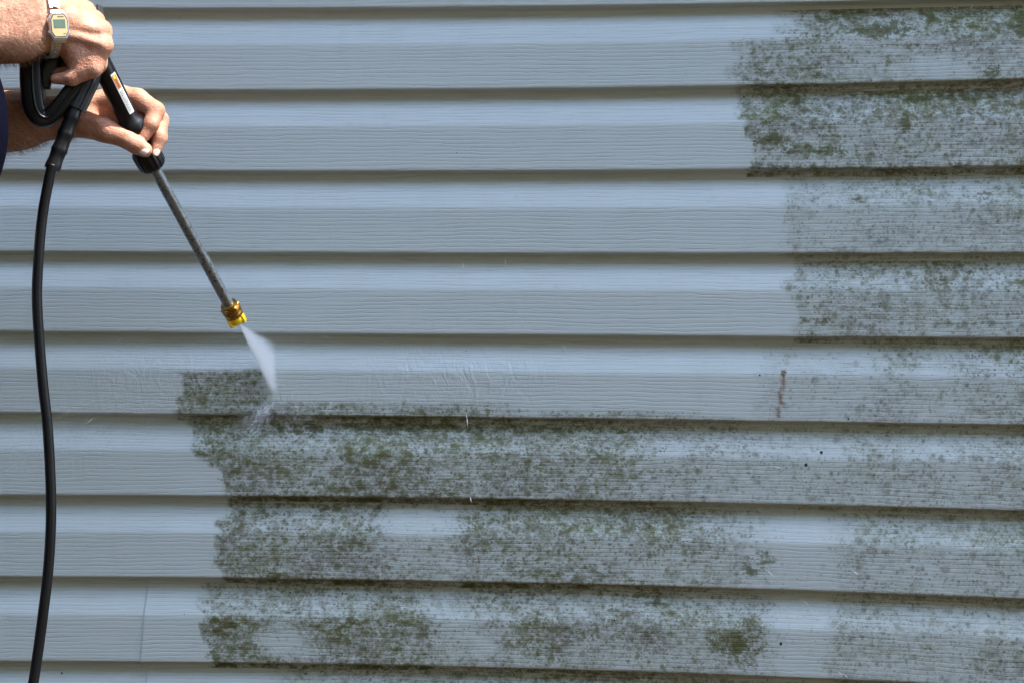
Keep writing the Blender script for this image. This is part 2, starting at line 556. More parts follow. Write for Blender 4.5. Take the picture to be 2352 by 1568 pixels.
# algae along each course: density over the sloping and the flat face ------
DENS = {
 1: dict(S=[(2150, 0), (2352, .2)], F=[(2150, 0), (2352, .25)]),
 2: dict(S=[(1772, 0), (1800, .35), (1850, .8), (2352, .9)], F=[(1668, 0), (1690, .35), (1740, .55), (2040, .5), (2352, .6)]),
 3: dict(S=[(1692, 0), (1705, .7), (1800, .85), (2352, .9)], F=[(1712, 0), (1726, .65), (2352, .62)]),
 4: dict(S=[(1782, 0), (1795, .30), (1950, .42), (2352, .5)], F=[(1788, 0), (1805, .30), (2352, .42)]),
 5: dict(S=[(1802, 0), (1815, .45), (2100, .55), (2160, .72), (2352, .72)], F=[(1816, 0), (1830, .45), (2352, .52)]),
 6: dict(S=[(1740, 0), (1748, .16), (1985, .16), (2010, .5), (2110, .45), (2150, .2), (2220, .55), (2352, .65)],
        F=[(1738, 0), (1748, .2), (1900, .25), (2100, .42), (2352, .45)]),
 7: dict(S=[(432, 0), (446, .75), (620, .85), (1150, .85), (1400, .72), (1600, .5), (1800, .34), (2100, .4), (2352, .5)],
        F=[(490, 0), (508, .9), (1100, .92), (1300, .75), (1500, .5), (1700, .33), (2000, .36), (2352, .45)]),
 8: dict(S=[(508, 0), (522, .8), (800, .78), (900, .35), (1010, .35), (1100, .85), (1560, .85), (1680, .45), (1760, .18), (1900, .16), (2000, .42), (2352, .5)],
        F=[(498, 0), (512, .85), (860, .82), (900, .5), (1040, .35), (1060, .72), (1500, .66), (1660, .42), (1780, .18), (1900, .15), (1950, .4), (2352, .4)]),
 9: dict(S=[(462, 0), (476, .5), (900, .6), (1010, .28), (1080, .4), (1150, .62), (1760, .6), (1785, .12), (1895, .1), (1915, .42), (2352, .45)],
        F=[(470, 0), (482, .85), (610, .62), (690, .5), (960, .85), (1030, .35), (1180, .55), (1500, .62), (1570, .4), (1770, .4), (1785, .1), (1890, .1), (1910, .4), (2200, .36), (2352, .55)]),
 10: dict(S=[(560, 0), (720, .4), (1300, .6), (2352, .6)], F=[(650, 0), (690, .6), (2352, .6)]),
}
# thick clumps (u, v, ru, rv, strength)
HEAVY = [(1882, 44, 14, 12, .9), (1912, 38, 14, 12, .8), (1950, 52, 28, 16, .7), (2004, 76, 52, 15, 1.25), (2056, 60, 14, 22, 1.1), (2082, 70, 16, 16, 1.1),
         (2130, 42, 22, 14, .8), (2175, 60, 20, 14, .7), (2240, 40, 40, 16, .6), (2342, 60, 16, 34, 1.4), (1872, 88, 12, 6, .9), (1928, 90, 8, 8, .8),
         (2275, 165, 20, 20, .9), (1742, 166, 18, 8, .7), (1880, 178, 16, 12, .9), (2090, 112, 40, 8, .5),
         (1832, 234, 26, 8, .9), (1760, 284, 24, 12, .7), (2100, 232, 70, 9, .9), (2200, 226, 80, 9, .9), (1900, 262, 60, 14, .35), (2150, 262, 150, 20, .45),
         (1765, 326, 42, 14, 1.2), (1830, 336, 26, 10, 1.0), (1902, 348, 42, 10, 1.0), (1924, 352, 14, 12, 1.1), (1810, 352, 40, 8, .7), (2074, 290, 12, 22, .9), (1900, 310, 30, 18, .5),
         (1735, 384, 14, 7, 1.0), (1792, 385, 26, 6, .9), (1870, 384, 60, 6, .6), (2200, 384, 26, 7, .8), (2255, 370, 20, 10, .5),
         (1966, 456, 16, 10, .7), (2104, 440, 16, 10, .6), (2256, 452, 22, 16, .75), (1890, 448, 8, 6, .6),
         (2160, 650, 20, 12, .7), (2200, 620, 40, 14, .4), (1875, 736, 46, 2.6, .9), (2060, 760, 40, 5, .35),
         (700, 986, 90, 12, .85), (880, 984, 130, 14, .85), (1040, 984, 100, 9, .7), (1250, 985, 160, 8, .6), (1420, 990, 60, 8, .6), (490, 1022, 26, 16, .8), (470, 1040, 26, 7, .7),
         (560, 1000, 60, 14, .5), (620, 1040, 60, 14, .3), (800, 1125, 60, 10, .4), (1010, 1130, 40, 8, .7), (900, 1115, 200, 20, .3),
         (600, 1178, 70, 9, .6), (760, 1165, 70, 8, .7), (860, 1166, 40, 8, .6), (560, 1212, 30, 12, .45), (860, 1215, 22, 12, .7), (1100, 1205, 40, 16, .5), (1310, 1205, 50, 14, .5), (1180, 1200, 60, 14, .35),
         (630, 1318, 40, 10, .9), (560, 1310, 50, 12, .4), (1250, 1318, 120, 6, .5), (840, 1230, 20, 20, .5),
         (1720, 1305, 24, 16, .9), (1745, 1285, 36, 30, .5),
         (512, 1436, 34, 30, .75), (500, 1490, 26, 22, .7), (560, 1425, 60, 12, .5), (480, 1400, 12, 8, .7), (660, 1400, 30, 10, .6), (900, 1375, 60, 10, .55),
         (800, 1424, 100, 16, .5), (930, 1430, 36, 16, .5), (900, 1490, 80, 16, .5), (1235, 1425, 30, 18, .5), (1330, 1440, 30, 20, .4), (1230, 1405, 30, 8, .5),
         (1480, 1370, 16, 14, .9), (1512, 1372, 12, 16, 1.1), (1410, 1415, 30, 10, .5), (1690, 1478, 60, 34, .85), (1640, 1470, 20, 26, .75), (1720, 1430, 40, 20, .7), (1560, 1400, 30, 14, .4),
         (1690, 1520, 60, 6, .6), (900, 1540, 180, 16, .4), (1300, 1545, 150, 12, .35), (2130, 1480, 60, 12, .3)]
MORE = [(520, 1445, 60, 60, 1.25), (560, 1425, 90, 16, .9), (820, 1450, 110, 50, 1.15), (940, 1450, 70, 60, 1.35), (1250, 1462, 85, 58, 1.35), (1340, 1445, 60, 30, .9), (1690, 1462, 75, 50, 1.0),
        (700, 1080, 200, 50, 1.1), (900, 1090, 160, 45, 1.15), (600, 1270, 90, 60, 1.15), (780, 1270, 90, 50, 1.0), (1130, 1270, 70, 50, .85), (1320, 1290, 110, 30, .85), (500, 890, 80, 50, .72)]
CLEAN = [(2135, 160, 95, 34), (955, 1200, 90, 30), (1120, 1480, 40, 22), (2140, 870, 70, 16), (650, 1470, 60, 30), (1840, 1240, 70, 60)]
WET = [(1040, 850, 190, 75, 1.0), (330, 880, 170, 90, .5), (150, 1000, 140, 80, .35), (620, 930, 120, 60, .5)]

def stains(u, v, k, t):
    """returns density, heavy, film, rust, wet for course k at fraction t"""
    jag = (fnoise(u * .012, v * .035, 5) - .5) * 70 + (fnoise(u * .1, v * .25, 9) - .5) * 26
    uu = u + jag
    R = np.zeros_like(u)
    if k in DENS:
        s = np.interp(uu, *np.array(DENS[k]['S']).T)
        f = np.interp(uu, *np.array(DENS[k]['F']).T)
        w = np.clip((t - .40) / .10, 0, 1)
        R = s * (1 - w) + f * w
    elif k > 10:
        R = np.interp(uu, [450, 700, 2352], [0, .6, .6])
    else:
        R = np.interp(uu, [2000, 2400], [0, .4])
    if k == 6:
        # band left above the lip and the patch not yet washed
        top = np.interp(u, [560, 640, 1200, 1500, 1745], [905, 916, 926, 940, 950]) + jag * .25
        band = np.clip((v - top) / 14, 0, 1) * np.clip((uu - 600) / 40, 0, 1) * np.clip((1760 - u) / 30, 0, 1)
        R = np.maximum(R, band * np.interp(u, [600, 1250, 1500, 1745], [.62, .62, .45, .3]))
        right = 622 + np.clip((v - 880) * .5, 0, 40) - np.clip(870 - v, 0, 40) * .5
        patch = np.clip((uu - 408) / 14, 0, 1) * np.clip((right - u + jag * .6) / 26, 0, 1) * np.clip((v - 846 + jag * .15) / 7, 0, 1)
        R = np.maximum(R, patch * .68)
    if k == 7:
        # washed edge runs down to the right
        edge = np.interp(v, [955, 1030, 1040, 1080, 1140], [432, 436, 455, 498, 512])
        R = R * 0 + np.where(t < .6, np.maximum(R, .8 * (u < 700)), R) * np.clip((uu - edge) / 16, 0, 1)
    for (cu, cv, ru, rv) in CLEAN:
        q = np.sqrt(((u + jag * .8 - cu) / ru) ** 2 + ((v + jag * .3 - cv) / rv) ** 2)
        R = R * (1 - .72 * np.clip((1.35 - q) / .8, 0, 1))
    has = np.clip(R * 12, 0, 1)
    for (cu, cv, ru, rv, a) in MORE:
        q = np.sqrt(((u + jag * 1.4 - cu) / ru) ** 2 + ((v + jag * .5 - cv) / rv) ** 2)
        R = np.maximum(R, .86 * a * np.clip((1.35 - q) / .8, 0, 1) * has)
    fade = np.interp(u, [1350, 1750, 2352], [1, .92, 1.0])
    R = R * np.where(k >= 6, fade, 1)
    # larger bare and thick areas, washed thin by rain
    R = R * (.68 + .7 * fnoise(u * .0075, v * .016, 61))
    G = np.zeros_like(u)
    ju = (fnoise(u * .05, v * .09, 71) - .5) * 30; jv = (fnoise(u * .05, v * .09, 72) - .5) * 14
    for (cu, cv, ru, rv, a) in HEAVY:
        q = ((u + ju - cu) / ru) ** 2 + ((v + jv - cv) / rv) ** 2
        G = np.maximum(G, a * np.exp(-q * .9))
    G = G * np.where(R > .02, 1, np.clip(R * 50, 0, 1))
    # green film lives on the sloping faces and close under the lips
    B = R * np.clip((.5 - t) / .1, 0, 1) * (.35 + .65 * fnoise(u * .008, v * .02, 21))
    # undersides: stain wherever the course above is stained
    ret = np.clip((t - 1.0) / .01, 0, 1)
    G = np.maximum(G, ret * R * .8 * fnoise(u * .012, v * .03, 31) * 1.2)
    A = np.zeros_like(u)
    line = np.interp(v, [845, 862, 880, 900, 925, 955, 965], [1799, 1793, 1795, 1789, 1790, 1782, 1768]) + (fnoise(v * .16, v * 0 + 3, 77) - .5) * 13
    if k == 6:
        A = np.clip(1 - np.abs(u - line) / (7 + 5 * fnoise(v * .1, v * 0 + 9, 78)), 0, 1) * np.clip((v - 846) / 6, 0, 1) * np.clip((966 - v) / 8, 0, 1) * .95
        G = np.maximum(G, 1.1 * np.exp(-((u - 1796) / 7) ** 2 - ((v - 854) / 8) ** 2))
    if k == 5:
        A = .8 * np.exp(-((u - 1880) / 40) ** 2 - ((v - 737) / 2.6) ** 2)
    Wt = np.zeros_like(u)
    for (cu, cv, ru, rv, a) in WET:
        Wt = np.maximum(Wt, a * np.exp(-((u - cu) / ru) ** 2 - ((v - cv) / rv) ** 2))
    return R, G, B, A, Wt

XE = 2.6
def course(k, x0, x1, fine=True, seam=None):
    inner0, inner1 = max(x0, -.83), min(x1, .83)
    step = .0034 if fine else .03
    xs = [np.arange(x0, inner0, .06), np.linspace(inner0, inner1, max(2, int((inner1 - inner0) / step))), np.arange(inner1 + .06, x1 + .03, .06)]
    xs = np.concatenate([a for a in xs if len(a)])
    U = xs / S0 + UC
    top = lip(k - 1, U); bot = lip(k, U)
    n, m = len(xs), len(PT)
    T = PT[:, None] * np.ones(n)[None, :]
    VV = top[None, :] + (bot - top)[None, :] * T
    X = np.ones(m)[:, None] * xs[None, :]
    wob = .0006 * (fnoise(xs * 1.7, np.full_like(xs, k * 3.3), 41) - .5) * 2
    Y = -(PY[:, None] + wob[None, :] * np.clip(PT, 0, 1)[:, None])
    if seam is not None:
        side, ref = seam            # shear the cut edge a little, lift the lapping panel
        X = X - .010 * (T - .2) * np.exp(-np.abs(X - ref) / .05)
        if side == 'R':
            Y = Y - .0011 * np.exp(-np.abs(X - ref) / .09)
    Z = (VC - VV) * S0
    # the lip edge is not perfectly even
    Z = Z + (.0005 * (fnoise(xs * 9, np.full_like(xs, k * 7.1), 43) - .5) * 2)[None, :] * np.clip((T - .9) * 10, 0, 1)
    R, G, B, A, Wt = stains(X / S0 + UC, VC - Z / S0, k, T)
    verts = np.stack([X, Y, Z], -1).reshape(-1, 3)
    idx = np.arange(n * m).reshape(m, n)
    faces = np.stack([idx[:-1, :-1], idx[1:, :-1], idx[1:, 1:], idx[:-1, 1:]], -1).reshape(-1, 4).tolist()
    verts = verts.tolist()
    # return edges at both ends
    for c, rev in ((0, True), (n - 1, False)):
        b = len(verts)
        for i in range(m):
            p = verts[idx[i, c]]
            verts.append((p[0], p[1] + .0012, p[2]))
        for i in range(m - 1):
            q = (idx[i, c], idx[i + 1, c], b + i + 1, b + i)
            faces.append(q if not rev else q[::-1])
    o = mobj("siding_board", verts, faces, MAT['siding'], house)
    me = o.data
    tot = len(verts)
    pad = tot - n * m
    arc = np.concatenate([[0], np.cumsum(np.hypot(np.diff(PT * .1275), np.diff(PY)))])
    uvx = np.concatenate([X.ravel() + .37 * k, np.zeros(pad)])
    uvy = np.concatenate([(arc[:, None] + np.zeros(n)[None, :] + k * .217).ravel(), np.zeros(pad)])
    lay = me.uv_layers.new(name="UVMap")
    li = np.zeros(len(me.loops), dtype=np.int32)
    me.loops.foreach_get("vertex_index", li)
    lay.data.foreach_set("uv", np.stack([uvx[li], uvy[li]], -1).ravel())
    ca = me.attributes.new("stain", 'FLOAT_COLOR', 'POINT')
    rgba = np.zeros((tot, 4)); rgba[:, 3] = 1
    rgba[:n * m, 0] = R.ravel(); rgba[:n * m, 1] = G.ravel(); rgba[:n * m, 2] = B.ravel()
    ca.data.foreach_set("color", rgba.ravel())
    for nm, arr in (("rust", A), ("wet", Wt)):
        at_ = me.attributes.new(nm, 'FLOAT', 'POINT')
        at_.data.foreach_set("value", np.concatenate([arr.ravel(), np.zeros(pad)]))
    return o

boards = {}
xs_seam = (338 - UC) * S0
for k in range(-10, 13):
    if float(VC - lip(k, 1176)) * S0 < GZ + .03:
        break
    fine = 1 <= k <= 10
    if k in (9, 10):
        boards[k] = course(k, -XE, xs_seam + .012, fine, ('L', xs_seam))
        boards[(k, 'r')] = course(k, xs_seam, XE, fine, ('R', xs_seam))
    else:
        boards[k] = course(k, -XE, XE, fine)
last_z = float(VC - lip(k - 1, 1176)) * S0 - .02
ptop = float(VC - lip(-11, 1176)) * S0
# sheathing behind, footing, unseen eave put in to keep the sun off the boards
b = MB()
b.add(*rbox((0, .055, (ptop + GZ) / 2), np.eye(3), (XE, .04, (ptop - GZ) / 2), .02)).build("sheathing", MAT['concrete'], house, smooth=False)
b = MB()
b.add(*rbox((0, .0, (last_z + GZ - .1) / 2), np.eye(3), (XE, .010, (last_z - GZ + .1) / 2), .1)).build("footing", MAT['concrete'], house, smooth=False)
SHADE_EAVE_Z, SHADE_EAVE_W = 1.58, 0.45
b = MB()
b.add(*rbox((0, -SHADE_EAVE_W / 2 + .05, SHADE_EAVE_Z + .012), np.eye(3), (XE + 1.9, SHADE_EAVE_W / 2 + .04, .012), .1)).build("unseen_soffit", MAT['unseen_soffit'], house, smooth=False)
b = MB()
b.add(*rbox((0, -SHADE_EAVE_W + .012, SHADE_EAVE_Z + .10), np.eye(3), (XE + 1.9, .012, .10), .1)).build("unseen_fascia", MAT['unseen_soffit'], house, smooth=False)
b = MB()
a_ = math.radians(24)
b.add(*rbox((0, -SHADE_EAVE_W + 1.4, SHADE_EAVE_Z + .20 + 1.4 * math.tan(a_)), [(1, 0, 0), (0, math.cos(a_), math.sin(a_)), (0, -math.sin(a_), math.cos(a_))], (XE + 1.95, 1.55, .02), .1)).build("unseen_roof", MAT['cap'], house, smooth=False)

# nail holes and flecks on the boards
def disc(c, r, depth=.0006, ry=1.0):
    v, f = [], []
    m = 12
    for j in range(m):
        th = 2 * math.pi * j / m
        v.append((c[0] + r * math.cos(th), c[1], c[2] + r * ry * math.sin(th)))
    for j in range(m):
        th = 2 * math.pi * j / m
        v.append((c[0] + .75 * r * math.cos(th), c[1] - depth, c[2] + .75 * r * ry * math.sin(th)))
    for j in range(m):
        f.append((j, (j + 1) % m, m + (j + 1) % m, m + j))
    f.append(tuple(range(m, 2 * m)))
    return v, f
def wall_y(u, v):
    for k in range(1, 11):
        if lip(k - 1, u) <= v < lip(k, u):
            t = (v - lip(k - 1, u)) / (lip(k, u) - lip(k - 1, u))
            y = float(np.interp(t, PT, PY))
            if t < .11:
                y = max(y, float(np.interp(t + 1, PT, PY)))
            return k, -y
    return 1, -PROUD
for (u, v, r) in ((1883, 1037, 3.6), (1847, 1065, 3.8), (1944, 960, 2.2), (3034 * .574, 1150 * .574 + 200, 2)):
    k, y = wall_y(u, v)
    p = at(u, v, 0); p[1] = y - .0002
    MB().add(*disc(p, r * S0)).build("nail_hole", MAT['hole'], boards[k])
for (u, v, w, h) in ((428, 1406, 1.8, 1.5), (144, 1544, 1.6, 4), (547, 1345, 1.5, 2.5), (630, 1333, 1.2, 3), (668, 1360, 1.6, 3.4), (1050, 354, 1.2, 1.2),
                     (1071, 806, 1, 1), (1790, 1473, 3, 4), (1490, 1210, 1, 5), (1410, 1420, 2, 2), (2148, 404, 2, 2), (787, 1362, 1.6, 3), (702, 1545, 2, 2)):
    k, y = wall_y(u, v)
    p = at(u, v, 0); p[1] = y - .0002
    MB().add(*disc(p, w * S0, .0004, h / w)).build("dirt_fleck", MAT['hole'], boards[k])

# ------------------------------------------------------------------ signed distance modelling
def cap(p, a, b, ra, rb):
    a = np.asarray(a, float); b = np.asarray(b, float)
    ab = b - a
    t = np.clip(((p - a) @ ab) / max(1e-12, ab @ ab), 0, 1)
    return np.linalg.norm(p - (a + t[:, None] * ab), axis=1) - (ra + t * (rb - ra))

def ell(p, c, r):
    q = (p - np.asarray(c, float)) / np.asarray(r, float)
    k0 = np.linalg.norm(q, axis=1)
    k1 = np.linalg.norm(q / np.asarray(r, float), axis=1)
    return k0 * (k0 - 1) / np.maximum(k1, 1e-9)

def smin(a, b, k):
    h = np.maximum(k - np.abs(a - b), 0) / k
    return np.minimum(a, b) - h * h * k * .25

def blend(ds, k):
    d = ds[0]
    for e in ds[1:]:
        d = smin(d, e, k)
    return d

def nets(f, lo, hi, h, keep=None, B=8):
    """sparse surface nets of f<0"""
    lo = np.asarray(lo, float); hi = np.asarray(hi, float)
    nb = np.ceil((hi - lo) / (h * B)).astype(int)
    g = np.stack(np.meshgrid(*[np.arange(n_) for n_ in nb], indexing='ij'), -1).reshape(-1, 3)
    cen = lo + (g + .5) * h * B
    d = np.concatenate([f(c) for c in np.array_split(cen, max(1, len(cen) // 60000))])
    act = np.abs(d) < h * B * .87 * 1.25 + .004
    if keep is not None:
        act &= keep(cen)
    g = g[act]
    loc = np.stack(np.meshgrid(*[np.arange(B + 1)] * 3, indexing='ij'), -1).reshape(-1, 3)
    ids, vts, fcs = [], [], []
    NB = nb * B + 4
    def key(c):
        return (c[..., 0] + 1) * (NB[1] * NB[2]) + (c[..., 1] + 1) * NB[2] + (c[..., 2] + 1)
    edges = []
    for blk in np.array_split(g, max(1, len(g) // 150)):
        if not len(blk): continue
        gi = (blk[:, None, :] * B + loc[None]).reshape(-1, 3)
        val = f(lo + gi * h).reshape(len(blk), B + 1, B + 1, B + 1)
        gi = gi.reshape(len(blk), B + 1, B + 1, B + 1, 3)
        neg = val < 0
        cs = np.zeros((len(blk), B, B, B), int)
        for o in np.ndindex(2, 2, 2):
            cs += neg[:, o[0]:o[0] + B, o[1]:o[1] + B, o[2]:o[2] + B]
        am = (cs > 0) & (cs < 8)
        w = np.argwhere(am)
        if len(w):
            acc = np.zeros((len(w), 3)); cnt = np.zeros(len(w))
            for ax in range(3):
                for o in np.ndindex(2, 2):
                    o0 = [0, 0, 0]
                    oth = [q for q in range(3) if q != ax]
                    o0[oth[0]], o0[oth[1]] = o
                    o1 = list(o0); o1[ax] = 1
                    v0 = val[w[:, 0], w[:, 1] + o0[0], w[:, 2] + o0[1], w[:, 3] + o0[2]]
                    v1 = val[w[:, 0], w[:, 1] + o1[0], w[:, 2] + o1[1], w[:, 3] + o1[2]]
                    cr = (v0 < 0) != (v1 < 0)
                    t = np.where(cr, v0 / np.where(cr, v0 - v1, 1), 0)
                    pt = np.tile(np.array(o0, float), (len(w), 1)); pt[:, ax] += t
                    acc += pt * cr[:, None]; cnt += cr
            c = gi[w[:, 0], w[:, 1], w[:, 2], w[:, 3]]
            vts.append(lo + (c + acc / cnt[:, None]) * h); ids.append(key(c))
        for ax in range(3):
            sl0 = [slice(0, B)] * 3; sl1 = [slice(0, B)] * 3; sl1[ax] = slice(1, B + 1)
            n0 = neg[(slice(None), *sl0)]; n1 = neg[(slice(None), *sl1)]
            w = np.argwhere(n0 != n1)
            if len(w):
                c = gi[w[:, 0], w[:, 1], w[:, 2], w[:, 3]]
                edges.append((ax, c, n0[w[:, 0], w[:, 1], w[:, 2], w[:, 3]]))
    ids = np.concatenate(ids); vts = np.concatenate(vts)
    ids, first = np.unique(ids, return_index=True)
    vts = vts[first]
    for ax, c, inside in edges:
        b_, c_ = (ax + 1) % 3, (ax + 2) % 3
        q = []
        for (ob, oc) in ((-1, -1), (0, -1), (0, 0), (-1, 0)):
            cc = c.copy(); cc[:, b_] += ob; cc[:, c_] += oc
            kk = key(cc)
            ix = np.clip(np.searchsorted(ids, kk), 0, len(ids) - 1)
            q.append(np.where(ids[ix] == kk, ix, -1))
        q = np.stack(q, -1)
        q = np.where(inside[:, None], q, q[:, ::-1])
        fcs.append(q[(q >= 0).all(1)])
    return vts, np.concatenate(fcs)

def relax(v, f, it=2, lam=.5):
    for _ in range(it):
        acc = np.zeros_like(v); cnt = np.zeros(len(v))
        for a, b_ in ((0, 1), (1, 2), (2, 3), (3, 0)):
            np.add.at(acc, f[:, a], v[f[:, b_]]); np.add.at(cnt, f[:, a], 1)
            np.add.at(acc, f[:, b_], v[f[:, a]]); np.add.at(cnt, f[:, b_], 1)
        v = v + lam * (acc / np.maximum(cnt, 1)[:, None] - v)
    return v

# ------------------------------------------------------------------ the person
def W(x, z, d):
    return np.array([x, -d, z])

SH_R, EL_R = W(-.815, .62, .80), W(-.865, .435, .62)
SH_L, EL_L = W(-.815, .62, .455), W(-.915, .305, .355)
def chain(pts, rs):
    return [(H(*pts[i]), H(*pts[i + 1]), rs[i] * UU, rs[i + 1] * UU) for i in range(len(pts) - 1)]

up = np.array([0, 0, 1.0])
ARM_R = [(EL_R + .020 * up, H(440, 100, -20), .043, 138 * UU), (EL_R - .022 * up, H(430, 312, 30), .047, 138 * UU),
         (H(-520, 340, 330), H(120, 352, 130), 255 * UU, 195 * UU), (H(-520, 120, 330), H(160, 90, 90), 250 * UU, 190 * UU)]
UPARM_R = [(SH_R, EL_R, .062, .050)]
PALM_R = [(H(430, 200, 10), H(570, 200, 20), 185 * UU, 190 * UU),
          (H(520, 80, -60), H(735, 105, -200), 130 * UU, 92 * UU), (H(520, 150, 0), H(812, 188, -110), 138 * UU, 92 * UU),
          (H(520, 230, 30), H(878, 272, -35), 138 * UU, 90 * UU), (H(520, 320, 35), H(890, 395, 15), 128 * UU, 88 * UU),
          (H(575, 385, 10), H(780, 490, 10), 92 * UU, 108 * UU), (H(655, 470, 0), H(715, 585, 10), 118 * UU, 108 * UU),
          (H(600, 150, -150), H(780, 250, -200), 170 * UU, 140 * UU)]
TEND_R = [(H(560, 130, 110), H(800, 178, 0), 26 * UU, 30 * UU), (H(570, 210, 150), H(866, 262, 62), 26 * UU, 30 * UU),
          (H(580, 300, 150), H(880, 385, 105), 24 * UU, 30 * UU), (H(890, 380, 50), H(905, 405, 60), 62 * UU, 60 * UU),
          (H(880, 262, 10), H(893, 280, 10), 64 * UU, 62 * UU)]
FING_R = [chain([(890, 395, 15), (812, 596, 45), (630, 682, 45), (482, 690, 20)], [88, 80, 66, 47]),
          chain([(878, 272, -35), (848, 560, -85), (630, 640, -110), (480, 640, -110)], [90, 84, 70, 50]),
          chain([(812, 188, -110), (862, 520, -230), (650, 600, -270), (505, 600, -270)], [92, 84, 72, 52]),
          chain([(735, 105, -200), (850, 420, -370), (655, 520, -400), (525, 540, -400)], [92, 82, 70, 52]),
          chain([(600, 140, -230), (790, 230, -400), (880, 380, -440)], [110, 82, 62])]
ARM_L = [(EL_L + .020 * up, H(530, 975, -500), .040, 118 * UU), (EL_L - .020 * up, H(520, 1085, -470), .044, 112 * UU),
         (H(-520, 1130, -420), H(150, 1110, -430), 240 * UU, 180 * UU), (H(-520, 1010, -440), H(220, 1010, -460), 200 * UU, 155 * UU)]
UPARM_L = [(SH_L, EL_L, .058, .048)]
PALM_L = [(H(520, 1035, -480), H(690, 1010, -480), 152 * UU, 160 * UU),
          (H(620, 960, -480), H(1035, 832, -560), 118 * UU, 92 * UU), (H(600, 1010, -560), H(1050, 900, -680), 120 * UU, 92 * UU),
          (H(600, 1050, -600), H(1040, 980, -770), 118 * UU, 88 * UU), (H(600, 1080, -600), H(1020, 1060, -830), 110 * UU, 78 * UU),
          (H(650, 1075, -430), H(900, 1125, -375), 122 * UU, 108 * UU)]
TEND_L = [(H(700, 900, -400), H(960, 812, -480), 24 * UU, 28 * UU), (H(640, 1000, -345), H(850, 1060, -300), 26 * UU, 34 * UU)]
FING_L = [chain([(905, 1132, -372), (945, 1150, -360), (1115, 1222, -340), (1180, 1262, -340), (1262, 1308, -352)], [106, 98, 80, 78, 66]),
          chain([(1035, 832, -560), (1200, 862, -530), (1352, 966, -470), (1316, 1088, -402), (1255, 1185, -385)], [92, 90, 82, 68, 55]),
          chain([(1050, 900, -680), (1250, 970, -650), (1396, 1045, -580), (1392, 1200, -490), (1352, 1318, -468)], [92, 84, 74, 64, 47]),
          chain([(1040, 980, -770), (1250, 1050, -760), (1376, 1130, -710), (1366, 1260, -620), (1315, 1340, -560)], [88, 80, 71, 60, 46]),
          chain([(1020, 1060, -830), (1200, 1130, -840), (1290, 1205, -800), (1295, 1300, -715), (1262, 1362, -640)], [78, 68, 61, 52, 42])]

def segs(p, L, k):
    return blend([cap(p, *s) for s in L], k)

def hand(p, arm, palm, tend, fing, uparm):
    a = segs(p, arm, .028)
    m = segs(p, palm, .010)
    m = smin(m, segs(p, tend, .004), .009)
    d = smin(a, m, .016)
    F = None
    for fg in fing:
        e = segs(p, fg, .0045)
        F = e if F is None else smin(F, e, .0016)
    d = smin(d, F, .0065)
    return smin(d, segs(p, uparm, .02), .03)

def f_right(p): return hand(p, ARM_R, PALM_R, TEND_R, FING_R, UPARM_R)
def f_left(p): return hand(p, ARM_L, PALM_L, TEND_L, FING_L, UPARM_L)

TC = np.array([-.800, -.62, 0.0])       # torso axis
def f_core(p):
    t = blend([ell(p, (TC[0] - .005, TC[1], .32), (.105, .16, .20)), ell(p, (TC[0] - .01, TC[1], .52), (.10, .17, .16)),
               cap(p, SH_R + W(0, .0, -.02), SH_L + W(0, 0, .02), .055, .055)], .06)
    n_ = cap(p, (TC[0], TC[1], .62), (TC[0] + .03, TC[1], .76), .058, .054)
    hx = TC[0] + .045
    hd = blend([ell(p, (hx - .015, TC[1], .87), (.098, .076, .105)), ell(p, (hx + .02, TC[1], .80), (.07, .058, .075)),
                ell(p, (hx + .035, TC[1], .755), (.035, .032, .024))], .03)
    nose = cap(p, (hx + .078, TC[1], .85), (hx + .10, TC[1], .815), .010, .015)
    brow = cap(p, (hx + .075, TC[1] - .03, .873), (hx + .075, TC[1] + .03, .873), .012, .012)
    lips = cap(p, (hx + .083, TC[1] - .018, .778), (hx + .083, TC[1] + .018, .778), .008, .008)
    ears = np.minimum(ell(p, (hx - .02, TC[1] - .08, .84), (.022, .010, .034)), ell(p, (hx - .02, TC[1] + .08, .84), (.022, .010, .034)))
    hd = smin(hd, nose, .012); hd = smin(hd, brow, .016); hd = smin(hd, lips, .010); hd = smin(hd, ears, .008)
    eyes = np.minimum(ell(p, (hx + .086, TC[1] - .031, .851), (.012, .015, .010)), ell(p, (hx + .086, TC[1] + .031, .851), (.012, .015, .010)))
    hd = -smin(-hd, eyes, .008)
    return smin(smin(t, n_, .03), hd, .02)

XF = -.742
vr, fr_ = nets(f_right, H(-250, 850, 0) + np.array([-.02, -.16, 0]), H(1100, -420, 0) + np.array([.03, .12, .02]), .0015, keep=lambda c: c[:, 0] > XF - .01)
vr = relax(vr, fr_, 2)
vl, fl_ = nets(f_left, H(-250, 1500, -480) + np.array([-.02, -.09, -.03]), H(1560, 620, -480) + np.array([.03, .09, .03]), .0015, keep=lambda c: c[:, 0] > XF - .01)
vl = relax(vl, fl_, 2)
def f_rest(p):
    return smin(smin(f_core(p), f_right(p), .02), f_left(p), .02)
vc, fc_ = nets(f_rest, (-1.05, -.92, .05), (XF + .02, -.26, 1.0), .005, keep=lambda c: (c[:, 0] < XF) | (c[:, 2] > .55))
vc = relax(vc, fc_, 1)
vh, fh_ = nets(f_core, (XF + .02, -.75, .62), (-.58, -.5, 1.0), .005)
vh = relax(vh, fh_, 1)

person = empty("person", (TC[0], TC[1], GZ))
tag(person, "person in a navy shirt at the left edge, both bare hands gripping the spray gun", "person")
allv, allf, off = [], [], 0
for v_, f_ in ((vr, fr_), (vl, fl_), (vc, fc_), (vh, fh_)):
    allv.append(v_); allf.append(f_ + off); off += len(v_)
body = mobj("body", np.concatenate(allv), np.concatenate(allf).tolist(), MAT['skin'], person)

